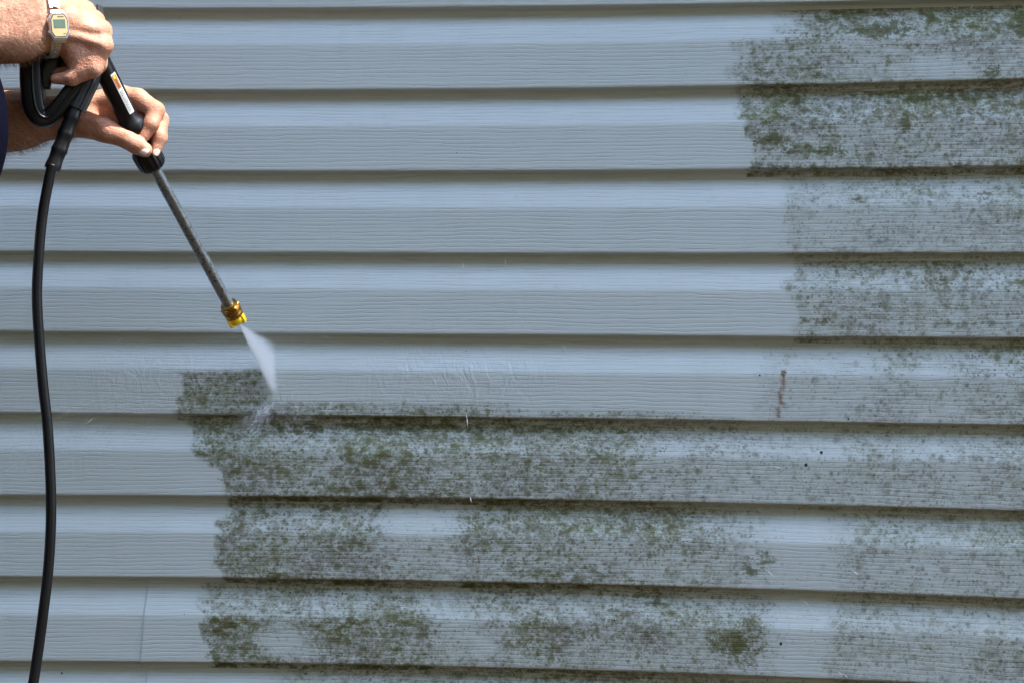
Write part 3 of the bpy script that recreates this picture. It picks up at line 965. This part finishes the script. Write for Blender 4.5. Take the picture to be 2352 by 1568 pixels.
# shirt, trousers, shoes, cap
def f_shirt(p):
    t = blend([ell(p, H(-852, 1085, 900), (.138, .19, .17)), ell(p, (TC[0] - .075, TC[1], .50), (.130, .205, .20)),
               ell(p, (TC[0] - .075, TC[1], .10), (.125, .19, .16)), ell(p, (TC[0] - .085, TC[1], .31), (.125, .19, .26)),
               cap(p, SH_R + W(-.02, .0, -.03), SH_L + W(-.02, 0, .03), .072, .072)], .03)
    s = smin(cap(p, SH_R, SH_R + .62 * (EL_R - SH_R), .080, .074), cap(p, SH_L, SH_L + .5 * (EL_L - SH_L), .070, .064), .01)
    t = smin(t, s, .05)
    neck = cap(p, (TC[0] + .02, TC[1], .66), (TC[0] + .03, TC[1], .80), .066, .066)
    return np.maximum(t, -neck)
vs, fs = nets(f_shirt, (-1.05, -.95, -.08), (-.55, -.22, .75), .006)
mobj("shirt", relax(vs, fs, 2), fs.tolist(), MAT['navy'], person)
def f_trouser(p):
    return blend([ell(p, (TC[0] - .075, TC[1], .02), (.128, .185, .14)),
                  cap(p, (TC[0] - .05, TC[1] - .09, 0), (TC[0] - .05, TC[1] - .11, GZ + .07), .104, .066),
                  cap(p, (TC[0] - .05, TC[1] + .09, 0), (TC[0] - .03, TC[1] + .12, GZ + .07), .104, .066)], .03)
vs, fs = nets(f_trouser, (-1.05, -.95, GZ + .02), (-.55, -.25, .22), .009)
mobj("trousers", relax(vs, fs, 2), fs.tolist(), MAT['denim'], person)
for (sx, sy) in ((-.05, -.11), (-.03, .12)):
    c = np.array([TC[0] + sx, TC[1] + sy, GZ])
    def f_shoe(p):
        d = blend([cap(p, c + (-.05, 0, .05), c + (.06, 0, .05), .044, .046), cap(p, c + (.06, 0, .035), c + (.16, 0, .03), .045, .038), cap(p, c + (-.02, 0, .06), c + (-.02, 0, .11), .045, .045)], .03)
        return np.maximum(d, c[2] + .005 - p[:, 2])
    vs, fs = nets(f_shoe, c + (-.12, -.08, -.01), c + (.24, .08, .18), .007)
    mobj("shoe", vs, fs.tolist(), MAT['leather'], person)
def f_cap(p):
    hx = TC[0] + .045
    d = np.maximum(ell(p, (hx - .015, TC[1], .885), (.106, .084, .105)), .885 - p[:, 2])
    brim = np.maximum(ell(p, (hx + .09, TC[1], .892), (.085, .075, .016)), .886 - p[:, 2])
    return smin(d, brim, .01)
vs, fs = nets(f_cap, (-.95, -.75, .86), (-.55, -.5, 1.02), .006)
mobj("cap", relax(vs, fs, 1), fs.tolist(), MAT['cap'], person)

# fingernails
def nail(c, along, normal, L, Wd, name="fingernail"):
    c = np.asarray(c, float); al = nrm(along); no = nrm(np.asarray(normal, float) - np.dot(normal, al) * al)
    si = np.cross(al, no)
    v, f = [], []
    m, n_ = 9, 9
    for i in range(m):
        a = -1 + 2 * i / (m - 1)
        for j in range(n_):
            b_ = -1 + 2 * j / (n_ - 1)
            wid = Wd * (1 - .10 * max(0, -a) ** 2 - .16 * max(0, a) ** 3)
            edge = 1 - .28 * abs(b_) ** 3
            q = c + al * (a * L * (edge if a < 0 else 1 - .12 * abs(b_) ** 2)) + si * (b_ * wid) - no * (.42 * Wd * b_ * b_ + .10 * L * a * a)
            v.append(q)
    for i in range(m - 1):
        for j in range(n_ - 1):
            f.append((i * n_ + j, i * n_ + j + 1, (i + 1) * n_ + j + 1, (i + 1) * n_ + j))
    return mobj(name, v, f, MAT['nail'], body)
camdir = np.array([0, -1.0, 0])
nail(H(1250, 1302, -352 + 69), H(1262, 1308, 0) - H(1150, 1245, 0), camdir + np.array([.12, 0, .22]), 50 * UU, 44 * UU)
nail(H(1368, 1318, -468 + 46), H(1352, 1330, -460) - H(1392, 1210, -490), camdir + np.array([.45, 0, -.05]), 40 * UU, 30 * UU)

# forearm hair
hv, hf = [], []
for V_, F_, x_end, dirv, num in ((vr, fr_, H(410, 0, 0)[0], nrm(H(440, 205, 0) - EL_R), 5200), (vl, fl_, H(640, 0, -480)[0], nrm(H(520, 1030, -480) - EL_L), 4200)):
    cen = V_[F_].mean(1)
    nn = np.cross(V_[F_[:, 1]] - V_[F_[:, 0]], V_[F_[:, 3]] - V_[F_[:, 0]])
    nn /= np.maximum(1e-12, np.linalg.norm(nn, axis=1))[:, None]
    ok = np.where((cen[:, 0] < x_end) & (nn[:, 1] < .5))[0]
    for i in rng.choice(ok, num):
        n_ = nn[i]
        d = nrm(dirv * .9 + n_ * .45 + np.array([0, 0, -.55]) + rng.normal(0, .35, 3))
        L = rng.uniform(.006, .014)
        w = np.cross(d, n_); w = nrm(w) * .00013
        p0 = cen[i]; p1 = p0 + d * L * .55 + n_ * .001; p2 = p0 + d * L
        b_ = len(hv)
        hv += [p0 - w, p0 + w, p1 + w * .7, p1 - w * .7, p2]
        hf += [(b_, b_ + 1, b_ + 2, b_ + 3), (b_ + 3, b_ + 2, b_ + 4)]
hair = mobj("arm_hair", hv, hf, MAT['hair'], person)
hair["kind"] = "stuff"

# ------------------------------------------------------------------ wristwatch
wax = nrm(H(600, 200, -64) - H(440, 205, 0))          # along the wrist towards the hand
wc = H(432, 205, 10)
vert = nrm(np.array([0, 0, 1.0]) - np.dot((0, 0, 1.0), wax) * wax)
outw = np.cross(vert, wax); outw = outw if outw[1] < 0 else -outw
watch = empty("wristwatch", wc)
tag(watch, "steel digital wristwatch with gold dial on the wrist nearest the camera", "watch")
AV, AO = 296 * UU, 236 * UU
def wring(th):
    ca, sa = math.cos(th), math.sin(th)
    p = wc + outw * (AO * ca) + vert * (AV * sa) - wax * (.0 * sa)
    tn = nrm(-outw * (AO * sa) + vert * (AV * ca))
    no = nrm(outw * (ca / AO) + vert * (sa / AV))
    return p, tn, no
# links even in arc length
ths = np.linspace(0, 2 * math.pi, 721)
pts = np.array([wring(t)[0] for t in ths])
arc = np.concatenate([[0], np.cumsum(np.linalg.norm(np.diff(pts, axis=0), axis=1))])
total = arc[-1]
c_half = .0175
nl = int((total - 2 * c_half) / .0052)
for i in range(nl):
    s = c_half + (i + .5) * (total - 2 * c_half) / nl
    th = float(np.interp(s, arc, ths))
    p, tn, no = wring(th)
    mb = MB()
    for c in (-1, 0, 1):
        mb.add(*rbox(p + wax * c * .0049 + tn * (.0009 if c == 0 else -.0007), (wax, tn, no), (.00235, .00225, .0011 if c else .0014), .45))
    mb.build("strap_link", MAT['steel'], watch, auto=40)
cz = nrm(outw + wax * .10 + vert * .06)
cy_ = nrm(vert - np.dot(vert, cz) * cz)
cx_ = np.cross(cy_, cz)
cx_ = cx_ if np.dot(cx_, wax) > 0 else -cx_
cc = wc + outw * (AO + .0025) + vert * -.0085 + wax * .0025
def octa(c, hw, hh, cut, z0, z1, inset=0.0):
    pl = [(-hw + cut, hh), (hw - cut, hh), (hw, hh - cut * 1.6), (hw, -hh + cut * 1.6), (hw - cut, -hh), (-hw + cut, -hh), (-hw, -hh + cut * 1.6), (-hw, hh - cut * 1.6)]
    v = [c + cx_ * x + cy_ * y + cz * z0 for x, y in pl] + [c + cx_ * x * (1 - inset) + cy_ * y * (1 - inset) + cz * z1 for x, y in pl]
    f = [(i, (i + 1) % 8, 8 + (i + 1) % 8, 8 + i) for i in range(8)] + [tuple(range(8, 16)), tuple(range(7, -1, -1))]
    return v, f
mb = MB()
mb.add(*octa(cc, .0140, .0185, .0045, -.0045, .0022)); mb.add(*octa(cc, .0138, .0183, .0045, .0022, .0036, .07))
case = mb.build("case", MAT['steel'], watch, smooth=False)
MB().add(*octa(cc, .0122, .0160, .0042, .0036, .0041)).build("dial_border", MAT['darkline'], case, smooth=False)
MB().add(*octa(cc, .0112, .0150, .0040, .0041, .0045)).build("dial", MAT['gold'], case, smooth=False)
MB().add(*rbox(cc + cy_ * .0025 + cz * .0046, (cx_, cy_, cz), (.0085, .0060, .0003), .3)).build("display", MAT['lcd'], case, smooth=False)
mb = MB()
for x in np.linspace(-.0015, .0065, 8):
    mb.add(*rbox(cc + cy_ * .0122 + cx_ * x + cz * .0046, (cx_, cy_, cz), (.00042, .0006, .00015), .3))
for x in np.linspace(.0050, .0075, 3):
    mb.add(*rbox(cc - cy_ * .0115 + cx_ * x + cz * .0046, (cx_, cy_, cz), (.0004, .0006, .00015), .3))
mb.build("dial_print", MAT['ink'], case, smooth=False)["kind"] = "stuff"
for sy in (1, -1):
    MB().add(*rbox(cc - cx_ * .0146 + cy_ * .008 * sy - cz * .001, (cx_, cy_, cz), (.0010, .0018, .0012), .4)).build("button", MAT['steel'], watch)
    mb = MB()
    mb.add(*rbox(cc + cy_ * sy * .0195 - cz * .0022, (cx_, nrm(cy_ - .55 * sy * cz), nrm(cz + .55 * sy * cy_)), (.0095, .0036, .0016), .4)).build("lug", MAT['steel'], watch)

# ------------------------------------------------------------------ spray gun with lance
gun = empty("spray_gun", H(830, 450, -150))
tag(gun, "black pressure washer gun with grey lance and yellow nozzle, held in both hands", "spray gun")
BA, BB = H(800, 390, -60), H(1128, 1052, -400)
bd, ba, bb = frame(BB - BA)
bl = np.linalg.norm(BB - BA)
r0 = 92 * UU
barrel = MB().add(*lathe(BA, BB + bd * .020, [(0, r0 * .7), (.02, r0 * .95), (.10, r0), (.30, r0 * 1.0), (.80, r0 * 1.0), (.83, r0 * 1.02), (.87, r0 * 1.28), (.91, r0 * 1.42), (.95, r0 * 1.44), (.985, r0 * 1.36), (1.01, r0 * 1.16), (1.025, r0 * .85), (1.03, r0 * .6)], 48)).build("barrel", MAT['black'], gun)
# sticker wrapped on the barrel
def patch(t0, t1, a0, a1, lift, nt=24, na=8):
    v, f = [], []
    for i in range(nt + 1):
        t = t0 + (t1 - t0) * i / nt
        for j in range(na + 1):
            a = a0 + (a1 - a0) * j / na
            v.append(BA + bd * (t * bl) + (r0 + lift) * (math.sin(a) * sidev + math.cos(a) * bb))
    for i in range(nt):
        for j in range(na):
            f.append((i * (na + 1) + j, i * (na + 1) + j + 1, (i + 1) * (na + 1) + j + 1, (i + 1) * (na + 1) + j))
    return v, f
sidev = ba if ba[0] > 0 else -ba
T_ = lambda cy: (cy - 390) / (1052 - 390)
A0, A1 = math.radians(22), math.radians(58)
stk = MB().add(*patch(T_(640), T_(985), A0, A1, .0003)).build("sticker", MAT['paper'], barrel)
MB().add(*patch(T_(655), T_(770), A0 + .08, A1 - .08, .0005)).build("warning_block", MAT['orange'], barrel)
MB().add(*patch(T_(660), T_(684), A0 + .14, A0 + .36, .0007, 4, 4)).build("warning_mark", MAT['amber'], barrel)
mb = MB()
for r_ in range(3):
    a = A0 + .13 + r_ * .15
    t = 792
    while t < 968:
        w_ = random.uniform(6, 20)
        mb.add(*patch(T_(t), T_(min(t + w_, 970)), a, a + .06, .0005, 2, 2))
        t += w_ + 5
for t in range(690, 765, 11):
    mb.add(*patch(T_(t), T_(t + 7), A0 + .2, A1 - .2, .0007, 2, 2))
mb.build("small_print", MAT['ink'], barrel)

# handle with lengthwise ribs
hp = catmull([H(655, 945, -75), H(720, 810, -90), H(790, 640, -115), H(835, 330, -255), H(800, 70, -300)], 10)
ang = np.linspace(0, 2 * math.pi, 64, endpoint=False)
rib = np.stack([np.cos(ang) * 1.05, np.sin(ang) * .95], 1) * (1 + .07 * np.sign(np.sin(ang * 9)))[:, None]
hr = np.linspace(88, 84, len(hp)) * UU
handle = MB().add(*tube(hp, hr, shape=rib)).build("handle", MAT['grip'], gun, auto=35)
# rear housing hidden behind the wrist, and the guard loop
rear = catmull([H(800, 80, -300), H(640, 190, -370), H(450, 290, -330), H(290, 380, -190)], 8)
MB().add(*tube(rear, np.linspace(84, 92, len(rear)) * UU, 24)).build("rear_housing", MAT['black'], gun)
gp = catmull([H(275, 330, -170), H(278, 520, -95), H(284, 760, -70), H(306, 930, -62), H(352, 1018, -60), H(420, 1030, -60), H(500, 960, -62), H(590, 850, -70), H(690, 720, -95), H(780, 600, -120)], 8)
q = []
for th in np.linspace(0, 2 * math.pi, 32, endpoint=False):
    c_, s_ = math.cos(th), math.sin(th)
    q.append((abs(c_) ** .45 * math.copysign(1, c_) * .95, abs(s_) ** .45 * math.copysign(1, s_) * 1.0))
q = np.array(q)
gr = np.interp(np.linspace(0, 1, len(gp)), [0, .25, .45, .55, .7, 1], [104, 108, 96, 78, 80, 82]) * UU
guard = MB().add(*tube(gp, gr, shape=q)).build("trigger_guard", MAT['black'], gun, auto=50)
# raised bead along the guard's near face
bead = [p_ + np.array([0, -1, 0]) * r_ * 1.0 + (H(20, 0, 0) - H(0, 0, 0)) for p_, r_ in zip(gp, gr)]
MB().add(*tube(np.array(bead), 15 * UU, 10)).build("guard_bead", MAT['black'], guard)
tp = catmull([H(600, 330, -230), H(500, 450, -180), H(450, 560, -140), H(400, 690, -120), H(390, 770, -110)], 6)
MB().add(*tube(tp, np.linspace(105, 52, len(tp)) * UU, shape=q)).build("trigger", MAT['black'], gun, auto=50)
# fore grip, scalloped collar, lance, brass coupling, yellow nozzle
C0, C1 = H(1262, 1322, -590), H(1345, 1465, -695)
MB().add(*tube([BB, H(1200, 1190, -500), C0], np.array([85, 72, 82]) * UU, 28)).build("fore_grip", MAT['black'], gun)
rc = 128 * UU
MB().add(*lathe(C0 - nrm(C1 - C0) * .004, C1, [(0, rc * .80), (.06, rc * .93), (.18, rc), (.60, rc * 1.0), (.80, rc * .97), (.93, rc * .82), (1.0, rc * .5)], 96, 16, .055)).build("collar", MAT['black'], gun, auto=50)
NZ = at(548, 742, .150)
L0 = C1 - nrm(C1 - C0) * .004
ld = nrm(NZ - L0)
ll = np.linalg.norm(NZ - L0)
rl = 51 * UU
fr1 = 1 - .0345 / ll
MB().add(*lathe(L0, L0 + ld * ll * fr1, [(0, rl * 1.25), (.012, rl * 1.25), (.014, rl), (.5, rl * 1.0), (1.0, rl * 1.02)], 36)).build("lance", MAT['lance'], gun, auto=50)
# water beads on the lance
mb = MB()
dd, aa, bb2 = frame(ld)
for i in range(70):
    t = random.uniform(.08, .96); th = random.uniform(-1.9, 1.9)
    nn_ = math.cos(th) * bb2 + math.sin(th) * aa
    c_ = L0 + ld * (t * ll * fr1) + nn_ * rl
    r_ = random.uniform(.0005, .0013)
    mb.add(*lathe(c_ - nn_ * r_ * .2, c_ + nn_ * r_ * .7, [(0, r_), (.5, r_ * .85), (.85, r_ * .5), (1, r_ * .15)], 8))
Md = NT("clear_water"); Md.bsdf((.85, .9, .95), .03, 0, None, .6, Transmission_Weight=.85, IOR=1.33)
MAT['water'] = Md.mat
drops = mb.build("water_beads", MAT['water'], gun); drops["kind"] = "stuff"
def on(t):
    return NZ - ld * t
MB().add(*lathe(on(.038), on(.014), [(0, .0100), (.05, .0128), (.22, .0132), (.25, .0118), (.32, .0118), (.34, .0146), (.60, .0148), (.64, .0126), (.72, .0126), (.76, .0142), (.95, .0140), (1.0, .0118)], 48)).build("brass_coupling", MAT['brass'], gun, auto=35)
hexn = MB(); hv_, hf_ = lathe(on(.0335), on(.0275), [(0, .0140), (.15, .0152), (.85, .0152), (1, .0140)], 6); hexn.add(hv_, hf_).build("hex_nut", MAT['brass'], gun, smooth=False)
yn, ya, yb = frame(ld)
mb = MB()
mb.add(*lathe(on(.015), on(.0), [(0, .0118), (.15, .0128), (.55, .0130), (.8, .0102), (1.0, .0062)], 24))
for th in (.5, 2.6, 4.7):
    dirn = math.cos(th) * ya + math.sin(th) * yb
    mb.add(*rbox(on(.0078) + dirn * .0098, (ld, dirn, np.cross(ld, dirn)), (.0068, .0048, .0042), .35))
mb.build("nozzle", MAT['yellow'], gun, auto=40)
MB().add(*lathe(on(.001), on(-.0012), [(0, .0030), (1, .0026)], 16)).build("nozzle_orifice", MAT['steel'], gun)

# ------------------------------------------------------------------ hose
hose = empty("pressure_hose", at(78, 1568, .46))
tag(hose, "black rubber hose hanging from the gun handle down the left side", "hose")
hpts = [at(120, 378, .425), at(112, 415, .426), at(97, 500, .43), at(88, 600, .435), at(85, 690, .438), at(91, 790, .44), at(99, 885, .442), at(108, 965, .444), at(114, 1055, .446), at(117, 1140, .448),
        at(116, 1225, .45), at(110, 1315, .452), at(100, 1400, .455), at(88, 1490, .458), at(76, 1570, .462), at(55, 1690, .47), at(40, 1840, .49)]
hpts += [np.array([-.74, -.55, -.72]), np.array([-.76, -.66, GZ + .016]), np.array([-.88, -.86, GZ + .012]), np.array([-1.2, -1.05, GZ + .012]), np.array([-1.7, -1.1, GZ + .012]), np.array([-2.4, -1.5, GZ + .012])]
hs = catmull(hpts, 10)
MB().add(*tube(hs, 12.1 * sc(.44), 24)).build("hose_line", MAT['blackm'], hose)
B0, B1 = H(672, 905, -75), H(452, 1478, 0)
MB().add(*lathe(B0, B1, [(0, .0088), (.10, .0098), (.18, .0108), (.225, .0114), (.26, .0104), (.36, .0106), (.44, .0116), (.475, .0121), (.51, .0108), (.60, .0106), (.68, .0114), (.715, .0120), (.75, .0108), (.84, .0104), (.90, .0110), (.965, .0116), (1.0, .0112), (1.0, .0075)], 32)).build("strain_relief", MAT['black'], hose, auto=60)

# ------------------------------------------------------------------ water: the fan of spray, splash and flying drops
E1, E2 = at(627, 792, .013), at(637, 912, .015)
A_ = NZ + ld * .001
cdir = nrm((E1 + E2) / 2 - A_)
fdir = (E2 - E1) - np.dot(E2 - E1, cdir) * cdir
fdir = nrm(fdir)
ndir = np.cross(cdir, fdir)
Lc = np.dot((E1 + E2) / 2 - A_, cdir)
spv, spf = [], []
NTt = 12
prof = []
for i in range(NTt + 1):
    t = i / NTt
    # the two edges end on the wall, so the fan is cut obliquely by it
    pa = A_ + (E1 - A_) * t; pb = A_ + (E2 - A_) * t
    w0 = .0022 + .0058 * t
    ex = fdir * (.0018 + .010 * t)
    for p_ in (pa - ex, pb + ex):
        spv.append(p_ - ndir * w0); spv.append(p_ + ndir * w0)
for i in range(NTt):
    b_ = i * 4; c_ = b_ + 4
    for (x_, y_) in ((0, 1), (1, 3), (3, 2), (2, 0)):
        spf.append((b_ + x_, b_ + y_, c_ + y_, c_ + x_))
spf.append((0, 2, 3, 1)); spf.append((NTt * 4, NTt * 4 + 1, NTt * 4 + 3, NTt * 4 + 2))
Ms = NT("water_mist")
tc = Ms.n("ShaderNodeAttribute", attribute_name="fan")
pos = Ms.pos()
def dotn(vec, c):
    nd = Ms.n("ShaderNodeVectorMath", operation='DOT_PRODUCT')
    Ms.set(nd.inputs[0], vec); nd.inputs[1].default_value = tuple(c)
    return nd.outputs["Value"]
rel = Ms.n("ShaderNodeVectorMath", operation='SUBTRACT'); Ms.set(rel.inputs[0], pos); rel.inputs[1].default_value = tuple(A_)
rel = rel.outputs[0]
zc, xc, yc = dotn(rel, cdir), dotn(rel, fdir), dotn(rel, ndir)
zz = Ms.m('MAXIMUM', zc, .004)
# fan angle of the two wall ends
x1, z1 = np.dot(E1 - A_, fdir), np.dot(E1 - A_, cdir)
x2, z2 = np.dot(E2 - A_, fdir), np.dot(E2 - A_, cdir)
ta, tb = x1 / z1, x2 / z2
ratio = Ms.m('DIVIDE', xc, zz)
soft = Ms.m('DIVIDE', .0012, zz)
lo_ = Ms.sstep(ratio, ta - .08, ta + .34)
hi_ = Ms.sstep(ratio, tb + .05, tb - .08)
thick = Ms.m('MULTIPLY_ADD', zz, .024, .0016)
gy = Ms.m('DIVIDE', yc, thick)
gy = Ms.m('EXPONENT', Ms.m('MULTIPLY', Ms.m('MULTIPLY', gy, gy), -1.6))
stre = Ms.n("ShaderNodeCombineXYZ"); Ms.set(stre.inputs[0], Ms.m('MULTIPLY', ratio, 30.0)); Ms.set(stre.inputs[1], Ms.m('MULTIPLY', zc, 16.0))
sn = Ms.noise(stre.outputs[0], 1.0, 3, .6)
fall = Ms.m('DIVIDE', 1.0, Ms.m('MULTIPLY_ADD', zz, 14.0, .18))
den = Ms.m('MULTIPLY', Ms.m('MULTIPLY', lo_, hi_), Ms.m('MULTIPLY', gy, fall))
den = Ms.m('MULTIPLY', den, Ms.sstep(sn, .30, .72, .18, 1.7))
den = Ms.m('MULTIPLY', den, 620.0)
vs_ = Ms.n("ShaderNodeVolumeScatter"); vs_.inputs["Color"].default_value = (.992, .996, 1.0, 1); vs_.inputs["Anisotropy"].default_value = .15
Ms.set(vs_.inputs["Density"], den)
Ms.t.links.new(vs_.outputs[0], Ms.out.inputs["Volume"])
sp_o = mobj("water_spray", spv, spf, Ms.mat, smooth=False)
bm_ = bmesh.new(); bm_.from_mesh(sp_o.data); bmesh.ops.recalc_face_normals(bm_, faces=bm_.faces[:]); bm_.to_mesh(sp_o.data); bm_.free()
tag(sp_o, "white fan of water shooting from the yellow nozzle onto the siding", "water spray", kind="stuff")

Mm = NT("flying_water")
bs = Mm.n("ShaderNodeBsdfDiffuse"); bs.inputs["Color"].default_value = (.88, .92, .96, 1)
tr = Mm.n("ShaderNodeBsdfTransparent"); mx = Mm.n("ShaderNodeMixShader"); mx.inputs[0].default_value = .20
Mm.t.links.new(tr.outputs[0], mx.inputs[1]); Mm.t.links.new(bs.outputs[0], mx.inputs[2]); Mm.t.links.new(mx.outputs[0], Mm.out.inputs["Surface"])
Mb = NT("bright_water"); Mb.bsdf((.9, .93, .96), .15, 0, None, .6)
def streak(mb, p0, p1, r):
    mid = p0 + (p1 - p0) * .6
    mb.add(*tube(np.array([p0, mid, p1]), np.array([r * .1, r, r * .15]), 5, True))
mb = MB()
imp = at(637, 912, .02)
for i in range(700):
    # rebound down and to the left along the wall, and a little to the right
    a = rng.normal(2.25, .20) if rng.random() < .8 else rng.normal(.6, .5)
    r_ = rng.uniform(12, 110) * (1 if rng.random() < .8 else .7)
    L = rng.uniform(6, 26)
    u0, v0 = 632 + math.cos(a) * r_ * .9 + rng.normal(0, 6), 915 + math.sin(a) * r_ * .8 + rng.normal(0, 6)
    d_ = .022 + abs(rng.normal(0, .02))
    streak(mb, at(u0, v0, d_), at(u0 + math.cos(a) * L, v0 + math.sin(a) * L, d_ + .004), rng.uniform(.00010, .00026))
for i in range(900):
    # fine spray drifting left over the washed boards
    u0 = rng.uniform(20, 560); v0 = 1010 - (u0 - 60) * .36 + rng.normal(0, 45)
    a = rng.normal(2.5, .25); L = rng.uniform(6, 34)
    d_ = .03 + abs(rng.normal(0, .05))
    streak(mb, at(u0, v0, d_), at(u0 + math.cos(a) * L, v0 + math.sin(a) * L, d_), rng.uniform(.00012, .00028))
spl = mb.build("splash", Mm.mat)
tag(spl, "fine splash of droplets thrown off the siding below the spray fan", "splash", kind="stuff")
mb = MB()
for (u0, v0, u1, v1, r_) in ((1957, 1308, 1972, 1320, .0011), (1758, 1305, 1779, 1325, .0008), (1842, 1376, 1858, 1390, .0007), (1071, 945, 1075, 983, .0010), (1079, 1137, 1083, 1153, .0012), (1777, 1068, 1799, 1078, .0005),
                             (1925, 1541, 1934, 1548, .0007), (1937, 1547, 1948, 1556, .0007), (740, 765, 756, 780, .0004), (1290, 790, 1300, 802, .0005), (1420, 1000, 1432, 1008, .0005), (262, 792, 280, 775, .0004), (1160, 590, 1162, 612, .0006), (1063, 600, 1064, 618, .0006)):
    streak(mb, at(u0, v0, .05), at(u1, v1, .055), r_ * .6)
fd = mb.build("flying_drops", Mb.mat)
tag(fd, "scattered bright water drops streaking in front of the siding", "water drops", kind="stuff")
